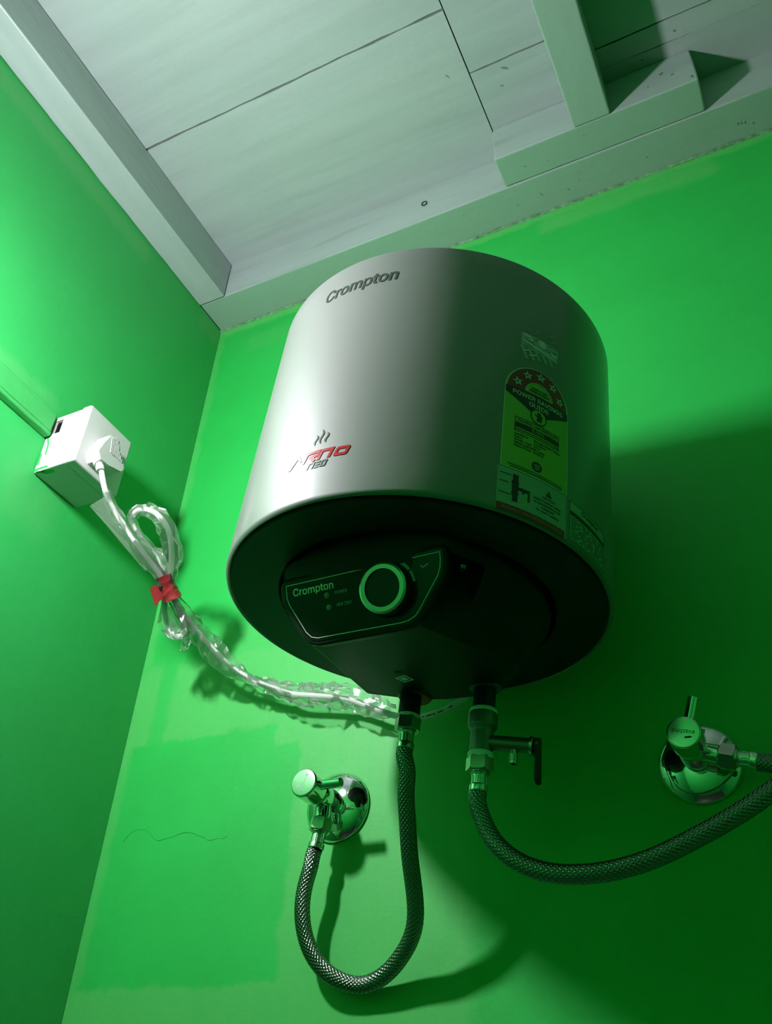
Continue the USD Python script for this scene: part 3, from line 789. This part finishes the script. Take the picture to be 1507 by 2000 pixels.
part('drain_nipple', moved(lathe([(0, -0.004), (0.0036, -0.004), (0.0036, -0.0090), (0.0042, -0.0094), (0.0036, -0.0118), (0.0042, -0.0122), (0.0036, -0.0148), (0.0040, -0.0152), (0.0036, -0.0178), (0.0020, -0.0178), (0.0018, -0.012), (0, -0.012)], 28), None, nb), M_brass, sv)
lv = a0 + ad * 0.0455
lever = m3.Manifold.batch_hull([m3.Manifold.sphere(r_, 14).translate(tuple(lv + np.array(o))) for o, r_ in (((-0.0012, 0, 0.0052), 0.0026), ((0.002, 0, 0.0052), 0.0022), ((-0.0012, 0, -0.0080), 0.0022), ((0.002, 0, -0.0080), 0.0022), ((-0.001, 0.005, 0.004), 0.0018), ((-0.001, -0.005, 0.004), 0.0018))])
lever = lever + m3.Manifold.batch_hull([m3.Manifold.sphere(0.0023, 14).translate(tuple(lv + np.array(o))) for o in ((0.0005, 0, -0.004), (0.002, 0, -0.004), (0.0016, 0, -0.0325), (0.0026, 0, -0.0325), (0.0014, 0.003, -0.03), (0.0014, -0.003, -0.03))])
part('lever', lever, M_lever, sv, label='black plastic relief lever')
part('lever_pin', rod(lv + [0.001, -0.0062, 0.001], lv + [0.001, 0.0062, 0.001], 0.0011, 14), M_brass, sv)

# ================================================================== angle valves
def angle_valve(x, z, deg, label, word, wdeg, faint):
    """Axis out of the wall; in its own frame the outlet points down and the lever to the right, then the whole is turned by deg about the axis."""
    t = math.radians(deg)
    Ry = np.array([[math.cos(t), 0, math.sin(t)], [0, 1, 0], [-math.sin(t), 0, math.cos(t)]])
    th_ = thing('angle_valve', label, 'valve', loc=(x, 0, z), group='chrome angle stop valves')
    A = np.array([[1, 0, 0], [0, 0, -1], [0, 1, 0]])       # lathe z -> out of the wall (-y)
    ax = lambda m: moved(m, Ry @ A)
    loc = lambda m: moved(m, Ry)
    part('wall_flange', ax(lathe([(0, 0.0005), (0.0372, 0.0005), (0.0378, 0.0022), (0.0370, 0.0040), (0.0340, 0.0078), (0.0280, 0.0112), (0.0200, 0.0138), (0.0125, 0.0152), (0.0118, 0.0150), (0, 0.0150)], 72)), M_chrome, th_, smooth=40, label='polished round wall flange')
    part('valve_body', ax(lathe([(0, 0.010), (0.0105, 0.010), (0.0105, 0.019), (0.0128, 0.021), (0.0134, 0.026), (0.0134, 0.040), (0.0122, 0.045), (0.0100, 0.0465), (0.0100, 0.0505), (0, 0.0505)], 48)), M_chrome, th_, smooth=40)
    part('outlet', loc(cat(rod((0, -0.032, -0.006), (0, -0.032, -0.0225), 0.0092, 28), rod((0, -0.032, -0.0215), (0, -0.032, -0.028), 0.0078, 28))), M_chrome, th_)
    kn = part('handle', ax(lathe([(0, 0.0500), (0.0135, 0.0500), (0.0147, 0.0512), (0.0150, 0.054), (0.0150, 0.0742), (0.0142, 0.0754), (0.0136, 0.0756), (0, 0.0757)], 56)), M_chrome, th_, smooth=40)
    part('handle_face', ax(lathe([(0, 0.0765), (0.0128, 0.0764), (0.0140, 0.0758), (0.0140, 0.0752), (0, 0.0752)], 56)), M_knobface, kn, smooth=35, label='satin end face of the handle')
    part('lever', loc(cat(rod((0.012, -0.0640, 0), (0.0375, -0.0640, 0), 0.0050, 24))), M_chrome, kn)
    w = math.radians(wdeg)
    tx = text(word, 0.0040, 0.0190, False, 0.1, depth=0.00012)
    tx = shift(tx, 0, -0.0022, 0)
    leaf = shift(FU(affinity.rotate(affinity.scale(Point(0, 0).buffer(0.0022, 16), 1.5, 0.38), 12)), 0.0045 - 0.009, 0.0042)
    m = shift(cat(tx, leaf), 0, 0, 0, w)
    v = np.array(m.vertices)
    part('handle_lettering', trimesh.Trimesh(np.c_[v[:, 0], -0.0765 - v[:, 2], v[:, 1]], m.faces, process=False), M_grey_print if faint else M_dark_print, kn, smooth=False, label='small printed maker name on the handle end')
    return Ry


LV, RV = np.array([0.3195, 0, 1.6370]), np.array([0.6965, 0, 1.6340])
angle_valve(LV[0], LV[2], 0, 'chrome angle stop valve to the left, its hose nut pointing down', 'evashine', 68, True)
RyR = angle_valve(RV[0], RV[2], -72, 'chrome angle stop valve to the right with its lever pointing up', 'evashine', 165, False)

# ================================================================== braided hoses
def braid_tube(P, L, r, name, parent):
    """Woven wire braid as real relief: two sets of strands crossing at about 45 degrees."""
    n_a = 96
    n_l = int(L / 0.00062)
    Q, _ = spline(P, n_l)
    a = np.linspace(0, 2 * np.pi, n_a, endpoint=False)[None, :]
    s = np.linspace(0, L, n_l)[:, None]
    K = 13                                    # strands each way
    k = K / r * 0.85
    p, q = K * a + k * s, K * a - k * s
    h1 = np.abs(np.sin(p / 2)) ** 0.6 * (0.55 + 0.45 * np.sign(np.sin(q)) * np.sqrt(np.abs(np.sin(q))))
    h2 = np.abs(np.sin(q / 2)) ** 0.6 * (0.55 - 0.45 * np.sign(np.sin(p)) * np.sqrt(np.abs(np.sin(p))))
    h = np.maximum(h1, h2)
    return part(name, sweep(Q, r - 0.0009 + 0.0010 * h, n_a), M_steel, parent, smooth=True, label='woven steel braid')


def hose_end(P, d, parent, nut_label=None, nut=0.0120, spin=0.0):
    """Nut, neck and crimped ferrule from P along d; returns where the braid starts."""
    F = frame_to(d)
    c, s = math.cos(spin), math.sin(spin)
    F = F @ np.array([[c, -s, 0], [s, c, 0], [0, 0, 1]])
    pl = lambda m: moved(m, F, P)
    part('nut', pl(cat(hexnut(nut, 0.0125), lathe([(0, 0.0120), (0.0088, 0.0120), (0.0088, 0.0140), (0, 0.0140)], 28))), M_brass, parent, smooth=25, label=nut_label)
    fl_ = m3.Manifold.cylinder(0.0085, 0.0071, 0.0071, 32).translate((0, 0, 0.0165))
    for k in range(10):
        a = 2 * math.pi * k / 10
        fl_ = fl_ - m3.Manifold.cylinder(0.0070, 0.0009, 0.0009, 10).translate((0.0074 * math.cos(a), 0.0074 * math.sin(a), 0.0173))
    part('ferrule', pl(cat(lathe([(0, 0.0135), (0.0072, 0.0135), (0.0078, 0.0145), (0.0072, 0.0160), (0.0066, 0.0168), (0, 0.0168)], 32), fl_, lathe([(0, 0.0245), (0.0078, 0.0245), (0.0083, 0.0255), (0.0083, 0.0300), (0.0078, 0.0308), (0, 0.0308)], 36))), M_chrome2, parent, smooth=30)
    d = np.asarray(d, float) / np.linalg.norm(d)
    return P + d * 0.030


HDN = -HX[:, 2]
h1 = thing('braided_hose', 'braided steel hose hanging in a long loop from the hot outlet to the left valve', 'hose', group='braided steel hoses')
hs1 = h2w((*HOTP, -0.0690))
part('thread_tape', moved(lathe([(0, -0.0025), (0.0108, -0.0025), (0.0116, -0.0015), (0.0116, 0.001), (0, 0.001)], 32), frame_to(HDN), hs1), M_tape, h1, label='white thread tape at the hot outlet')
b0 = hose_end(hs1, HDN, h1, 'shiny hexagon nut at the hot outlet', 0.0124, 0.3)
le = LV + np.array([0, -0.032, -0.0235])
b1 = hose_end(le, np.array([-0.13, -0.06, -1.0]), h1, None, 0.0120, 0.3)
H1 = [b0, b0 + HDN * 0.006, (0.4564, -0.121, 1.6169), (0.4537, -0.115, 1.6003), (0.4499, -0.103, 1.5782), (0.4446, -0.084, 1.5504), (0.44, -0.062, 1.5239), (0.4324, -0.044, 1.5013), (0.413, -0.027, 1.4819), (0.3895, -0.0165, 1.4674), (0.3625, -0.0125, 1.4615), (0.342, -0.0165, 1.4663), (0.3237, -0.0225, 1.4791), (0.3119, -0.028, 1.4983), (0.3067, -0.033, 1.5234), (0.307, -0.0345, 1.5387), (0.3099, -0.0355, 1.5537), (0.3131, -0.0355, 1.5673), b1 + np.array([-0.0022, -0.0004, -0.0075]), b1]
_, L1 = spline(H1, 50)
braid_tube(H1, L1, 0.0078, 'braid', h1)

h2 = thing('braided_hose', 'braided steel hose sweeping right from the safety valve to the right valve', 'hose', group='braided steel hoses')
vs = np.array(VO) + HX @ np.array([0, 0, -0.0445])
c0 = hose_end(vs, HDN, h2, 'shiny hexagon nut under the safety valve', 0.0128, 0.35)
od = RyR @ np.array([0, 0, -1.0])
ve_ = RV + RyR @ np.array([0, -0.032, -0.0235])
c1 = hose_end(ve_, od, h2, None, 0.0122, 0.2)
H2 = [c0, c0 + HDN * 0.010, (0.5274, -0.12, 1.5651), (0.5382, -0.12, 1.5435), (0.5574, -0.12, 1.5257), (0.5800, -0.119, 1.5157), (0.6061, -0.117, 1.5122), (0.6338, -0.114, 1.5141), (0.6654, -0.110, 1.5221), (0.7013, -0.104, 1.5376), (0.7298, -0.100, 1.5516), (0.7575, -0.095, 1.5681),
      (0.790, -0.088, 1.588), (0.818, -0.076, 1.604), (0.830, -0.060, 1.609), (0.822, -0.043, 1.605), c1 + od * 0.020 + np.array([0, -0.0015, 0]), c1 + od * 0.006, c1]
_, L2 = spline(H2, 50)
braid_tube(H2, L2, 0.0078, 'braid', h2)

# ================================================================== socket box, plug and cord
BX, BY0, BY1, BZ0, BZ1 = 0.068, -0.2686, -0.1880, 2.0010, 2.0940
sb = thing('socket_box', 'white surface-mounted socket box on the green left wall', 'socket box', loc=(0, 0, 0))
shell = block(0.0002, 0.0520, BY0 + 0.0012, BY1 - 0.0012, BZ0 + 0.0012, BZ1 - 0.0012, 0.002)
entry = m3.Manifold.cube((0.0125, 0.02, 0.022), True).translate((0.0160, BY0, BZ1 - 0.020))
part('back_box', shell - entry, M_pvc, sb, label='deep white back box with paint smears')
part('front_plate', block(0.0515, BX, BY0, BY1, BZ0, BZ1, 0.0028), M_pvc, sb)
part('cable_entry_shade', block(0.0099, 0.0221, BY0 + 0.0045, BY0 + 0.0105, BZ1 - 0.0308, BZ1 - 0.0092, 0.0004), M_hole_shade, sb, label='black insert standing for the shade in the knocked-out cable opening')  # black insert: shade of the opening put into its colour


def smear(pts, w, face):
    g = LineString(pts).buffer(w, cap_style=1)
    m = extrude(g, 0.0002)
    v = np.array(m.vertices)
    vv = np.c_[v[:, 0], BY0 + 0.0012 - v[:, 2], v[:, 1]] if face == 'side' else np.c_[v[:, 0], v[:, 1], BZ0 + 0.0012 - v[:, 2]]
    part('paint_smear', trimesh.Trimesh(vv, m.faces, process=False), M_smear, sb, smooth=False, label='green wall paint smeared on the white box')


smear([(0.004, BZ0 + 0.060), (0.010, BZ0 + 0.045), (0.0115, BZ0 + 0.028)], 0.0011, 'side')
smear([(0.003, BZ0 + 0.004), (0.012, BZ0 + 0.005), (0.022, BZ0 + 0.0045)], 0.0016, 'side')
smear([(0.003, BZ0 + 0.014), (0.003, BZ0 + 0.030)], 0.0018, 'side')
smear([(0.016, BY0 + 0.006), (0.025, BY0 + 0.007)], 0.0040, 'bottom')
smear([(0.006, BY0 + 0.003), (0.013, BY0 + 0.004)], 0.0018, 'bottom')

tr = thing('cable_trunking', 'green painted strip of cable trunking running along the left wall into the box', 'trunking')
tm = block(0.0002, 0.0120, WY + 0.3, BY0 - 0.001, 2.0580, 2.0960, 0.002)
tv, tf = trimesh.remesh.subdivide_to_size(*meshkit.arrays(tm)[:2], 0.012, max_iter=14)
tv = tv + np.array([1, 0, 0.6]) * ((meshkit.fbm(tv * 45, 3, 4) - 0.5) * 0.003)[:, None] * (tv[:, :1] > 0.004)
part('casing', (tv, tf), M_trunk, tr, smooth=40)
part('lid', block(0.0100, 0.0135, WY + 0.3, BY0 - 0.004, 2.0630, 2.0900, 0.001), M_trunk, tr)

# plug
plug_poly = Polygon([(-0.2555, 2.0187), (-0.2505, 2.0371), (-0.2431, 2.0550), (-0.2357, 2.0598), (-0.2281, 2.0583), (-0.2245, 2.0508), (-0.2209, 2.0434), (-0.2093, 2.0304), (-0.2078, 2.0230), (-0.2119, 2.0173), (-0.2335, 2.0105), (-0.2483, 2.0095)])
pp = plug_poly.buffer(-0.004).buffer(0.004, join_style=1).simplify(0.0003)


def onbox(g, x0, x1):
    m = extrude(g, x1 - x0)
    v = np.array(m.vertices)
    return trimesh.Trimesh(np.c_[x0 + v[:, 2], v[:, 0], v[:, 1]], m.faces, process=False)


cd = thing('power_cord', 'white mains cord with moulded plug running from the socket box to the heater', 'power cord')
pl = part('plug', cat(onbox(pp, BX + 0.0002, BX + 0.0196), onbox(pp.buffer(-0.0010), BX + 0.0190, BX + 0.0212)), M_pvc, cd, smooth=30)
inn = pp.buffer(-0.003)
for k in range(13):
    yy = -0.2440 + 0.0026 * k
    g = LineString([(yy, 2.070), (yy + 0.012, 2.005)]).buffer(0.00055).intersection(inn).intersection(sbox(-0.26, 2.030, -0.20, 2.07))
    if g.area > 1e-6:
        part('grip_ridge', onbox(g, BX + 0.0210, BX + 0.0220), M_pvc, pl, smooth=False)
part('plug_screw', rod((BX + 0.0205, -0.2315, 2.0300), (BX + 0.0216, -0.2315, 2.0300), 0.0016, 16), M_chrome2, pl)
ex = np.array([0.0800, -0.2440, 2.0120])
part('strain_relief', cat(sweep([ex, ex + [0.0035, 0.0008, -0.0045]], [0.0062, 0.0060], 18), sweep([ex + [0.0035, 0.0008, -0.0045], ex + [0.0075, 0.0012, -0.0115]], [0.0045, 0.0045], 18), sweep([ex + [0.0055, 0.0010, -0.0085], ex + [0.0085, 0.0018, -0.0165]], [0.0054, 0.0052], 18)), M_pvc, cd, smooth=30)

CORD = [ex + [0.0075, 0.0012, -0.0100], (0.0899, -0.238, 1.9889), (0.0921, -0.229, 1.9725), (0.0977, -0.214, 1.9541), (0.1070, -0.197, 1.9361), (0.1162, -0.178, 1.9181), (0.1235, -0.156, 1.9040), (0.1290, -0.143, 1.8935), (0.1312, -0.135, 1.8825),
        (0.1264, -0.125, 1.8745), (0.1169, -0.110, 1.8670), (0.1123, -0.098, 1.8597), (0.1180, -0.090, 1.8462), (0.1305, -0.088, 1.8389), (0.1384, -0.090, 1.8440), (0.1368, -0.100, 1.8587), (0.1361, -0.118, 1.8726), (0.1364, -0.130, 1.8831),
        (0.1405, -0.140, 1.8965), (0.1476, -0.152, 1.9131), (0.1527, -0.165, 1.9259), (0.1535, -0.178, 1.9376), (0.1450, -0.188, 1.9500), (0.1268, -0.192, 1.9612), (0.1090, -0.190, 1.9631), (0.1004, -0.183, 1.9575), (0.1045, -0.174, 1.9462), (0.1118, -0.160, 1.9330), (0.1228, -0.147, 1.9143), (0.1305, -0.134, 1.8965), (0.1345, -0.128, 1.8838),
        (0.1358, -0.118, 1.8725), (0.1399, -0.102, 1.8620), (0.1446, -0.085, 1.8518), (0.1526, -0.068, 1.8400), (0.1656, -0.055, 1.8243), (0.1829, -0.043, 1.8081), (0.2050, -0.034, 1.7940), (0.2250, -0.030, 1.7836), (0.2441, -0.029, 1.7747), (0.2618, -0.029, 1.7670), (0.2900, -0.028, 1.7600), (0.3167, -0.027, 1.7540), (0.3363, -0.026, 1.7486), (0.3557, -0.025, 1.7395), (0.3715, -0.024, 1.7313), (0.3906, -0.024, 1.7221), (0.4122, -0.024, 1.7151), (0.4340, -0.026, 1.7131), (0.4562, -0.030, 1.7152), (0.4788, -0.036, 1.7209), (0.4930, -0.045, 1.7270), (0.4960, -0.075, 1.7290), (0.4940, -0.095, 1.7245)]
CORD = [np.array(p, float) for p in CORD]
CR = 0.0034
cable = part('cable', sweep(spline(CORD, 520)[0], CR, 16), M_cord, cd, smooth=True)
# printed dashes on the cable right of the hot outlet (too small to read)
Pk, _ = spline(CORD[-8:-3], 60)
T_, N_, B_ = frames(Pk)
todir = CAM - Pk
todir -= (todir * T_).sum(1)[:, None] * T_
todir /= np.linalg.norm(todir, axis=1)[:, None]
dash = []
for a, b in ((20, 24), (26, 27), (29, 33), (34, 36), (38, 42), (47, 50)):
    dash.append(sweep(Pk[a:b + 1] + todir[a:b + 1] * (CR - 0.0004), 0.0007, 6))
part('cable_print', cat(*dash), M_dark_print, cable, label='tiny black print on the cable')

# ---- thin plastic sleeve still left on the cord
sl = thing('plastic_sleeve', 'torn clear plastic sleeve wrinkled around the looped white cord', 'plastic sleeve')


def film(P, r, seed, step=0.0075, n=9, jit=0.32):
    """Crumpled film round the cord: a faceted tube, flattened and creased at random."""
    g = np.random.default_rng(seed)
    _, L = spline(P, 40)
    m = max(8, int(L / step))
    P, L = spline(P, m)
    a = np.linspace(0, 2 * np.pi, n, endpoint=False)
    cr = np.interp(np.linspace(0, 1, m), np.linspace(0, 1, len(r)), r)
    tw = np.cumsum(g.normal(0, 0.35, m)) + g.uniform(0, 6)
    el = 0.80 + 0.35 * np.cos(2 * (a[None] - tw[:, None]))
    R = cr[:, None] * el * (1 + jit * (g.random((m, n)) - 0.5))
    R = np.maximum(R, CR + 0.0005)
    part('film', sweep(P, R, n, caps=False), M_film, sl, smooth=14, label='crinkled clear film')


film(CORD[2:9], [0.0050, 0.0070, 0.0085, 0.0090, 0.0075], 3)
film(CORD[17:24], [0.0070, 0.0115, 0.0120, 0.0100, 0.0080], 5)
film(CORD[23:30], [0.0080, 0.0080, 0.0085, 0.0095, 0.0075], 8)
film(CORD[9:17], [0.0060, 0.0085, 0.0095, 0.0100, 0.0090, 0.0070], 12)
film(CORD[31:41], [0.0080, 0.0125, 0.0130, 0.0115, 0.0090, 0.0060], 15)
film([p + np.array([0, 0, 0.003]) for p in CORD[38:47]], [0.0060, 0.0095, 0.0135, 0.0145, 0.0125, 0.0125, 0.0075], 19, step=0.0068, n=10, jit=0.36)


def sheet(quad, seed, n=10, amp=0.004, m_=None):
    """A loose flap: a bent rectangle of film with crumpled relief."""
    q = np.array(quad, float)
    u, v = np.meshgrid(np.linspace(0, 1, n), np.linspace(0, 1, n))
    P = (q[0] * ((1 - u) * (1 - v))[..., None] + q[1] * (u * (1 - v))[..., None] + q[2] * (u * v)[..., None] + q[3] * ((1 - u) * v)[..., None])
    nrm = np.cross(q[1] - q[0], q[3] - q[0])
    nrm /= np.linalg.norm(nrm)
    P = P + nrm * ((meshkit.fbm(np.stack([u * 5, v * 5, u * 0 + seed], -1), 4, seed) - 0.5) * amp * 2)[..., None]
    f = []
    for i in range(n - 1):
        for j in range(n - 1):
            a = i * n + j
            f += [[a, a + 1, a + n + 1], [a, a + n + 1, a + n]]
    return part('loose_flap', trimesh.Trimesh(P.reshape(-1, 3), f, process=False), m_ or M_film, sl, smooth=20, label='loose flap of clear film')


sheet([(0.0795, -0.235, 1.9499), (0.0935, -0.229, 1.9640), (0.1250, -0.152, 1.9000), (0.1190, -0.160, 1.8930)], 4, m_=M_cloudy)
sheet([(0.1080, -0.165, 1.9290), (0.1420, -0.160, 1.9200), (0.1380, -0.140, 1.8960), (0.1250, -0.145, 1.9000)], 9, amp=0.006, m_=M_cloudy)
sheet([(0.1180, -0.120, 1.8720), (0.1330, -0.110, 1.8650), (0.1400, -0.088, 1.8400), (0.1180, -0.088, 1.8420)], 14, amp=0.006, m_=M_cloudy)
sheet([(0.1320, -0.090, 1.8480), (0.1460, -0.086, 1.8420), (0.1420, -0.080, 1.8220), (0.1280, -0.082, 1.8230)], 24, amp=0.006)
sheet([(0.2450, -0.020, 1.7850), (0.3300, -0.018, 1.7700), (0.3500, -0.020, 1.7450), (0.2480, -0.022, 1.7690)], 21, 18, amp=0.009)

# ---- red tape round the bundle
tp = thing('red_tape', 'band of red adhesive tape binding the looped white cord', 'tape')
tc = np.array([0.1335, -0.1300, 1.8835])
tdv = np.array([0.0045, 0.026, -0.026]); tdv /= np.linalg.norm(tdv)
ts = np.linspace(-0.0155, 0.0155, 18)[:, None]
ta = np.linspace(0, 2 * np.pi, 28, endpoint=False)
rr = 0.0098 + 0.0016 * (meshkit.fbm(np.stack([np.cos(ta)[None] * 2 + 0 * ts, np.sin(ta)[None] * 2 + 0 * ts, ts * 260 + 0 * ta[None]], -1), 3, 6) - 0.5) * 2 + 0.0022 * (ts / 0.0155) ** 2 * 0.6
part('tape_band', sweep(tc + ts * tdv, rr, 28), M_redtape, tp, smooth=40)
side = -RIGHT * 0.95 - tdv * 0.1
fl0 = tc + tdv * 0.006 + side * 0.008 - FWD * 0.004
nf = 10
u, v = np.meshgrid(np.linspace(0, 1, nf), np.linspace(-1, 1, nf))
FP = fl0 + u[..., None] * side * 0.0165 + (v * (0.0085 + 0.003 * u))[..., None] * tdv + (np.sin(u * 3.0) * 0.003 + u ** 2 * 0.004 * v)[..., None] * (-FWD) + (u ** 2)[..., None] * tdv * 0.010
ff = []
for i in range(nf - 1):
    for j in range(nf - 1):
        a = i * nf + j
        ff += [[a, a + 1, a + nf + 1], [a, a + nf + 1, a + nf]]
fv = FP.reshape(-1, 3)
fvb = fv + FWD * 0.0004
nv = len(fv)
ff2 = ff + [[b + nv, a + nv, c + nv] for a, b, c in ff]
part('tape_tail', trimesh.Trimesh(np.vstack([fv, fvb]), ff2, process=False), M_redtape, tp, smooth=40, label='loose folded tail of the tape')

# ================================================================== the lamp on the left wall
lb = thing('light_bulb', 'lit white LED bulb in a wall holder, just outside the picture on the left', 'light bulb', loc=(0, BULB[1], BULB[2]))
XA = np.array([[0, 0, 1], [0, 1, 0], [-1, 0, 0]])           # lathe z -> +x
part('holder', moved(lathe([(0, 0.0002), (0.036, 0.0002), (0.036, 0.012), (0.024, 0.018), (0.021, 0.045), (0, 0.045)], 40), XA), M_pvc, lb, smooth=35)
part('bulb_base', moved(lathe([(0, 0.044), (0.0135, 0.044), (0.0145, 0.070), (0.0160, 0.100), (0.0205, 0.135), (0.0240, BULB[0] - 0.016), (0, BULB[0] - 0.016)], 40), XA), M_pvc, lb, smooth=35)
part('glowing_dome', moved(lathe([(0, BULB[0] - 0.0155)] + [(0.026 * math.cos(t), BULB[0] + 0.026 * math.sin(t)) for t in np.linspace(-0.60, math.pi / 2 - 0.03, 18)] + [(0, BULB[0] + 0.026)], 40), XA), M_glow, lb, smooth=40)
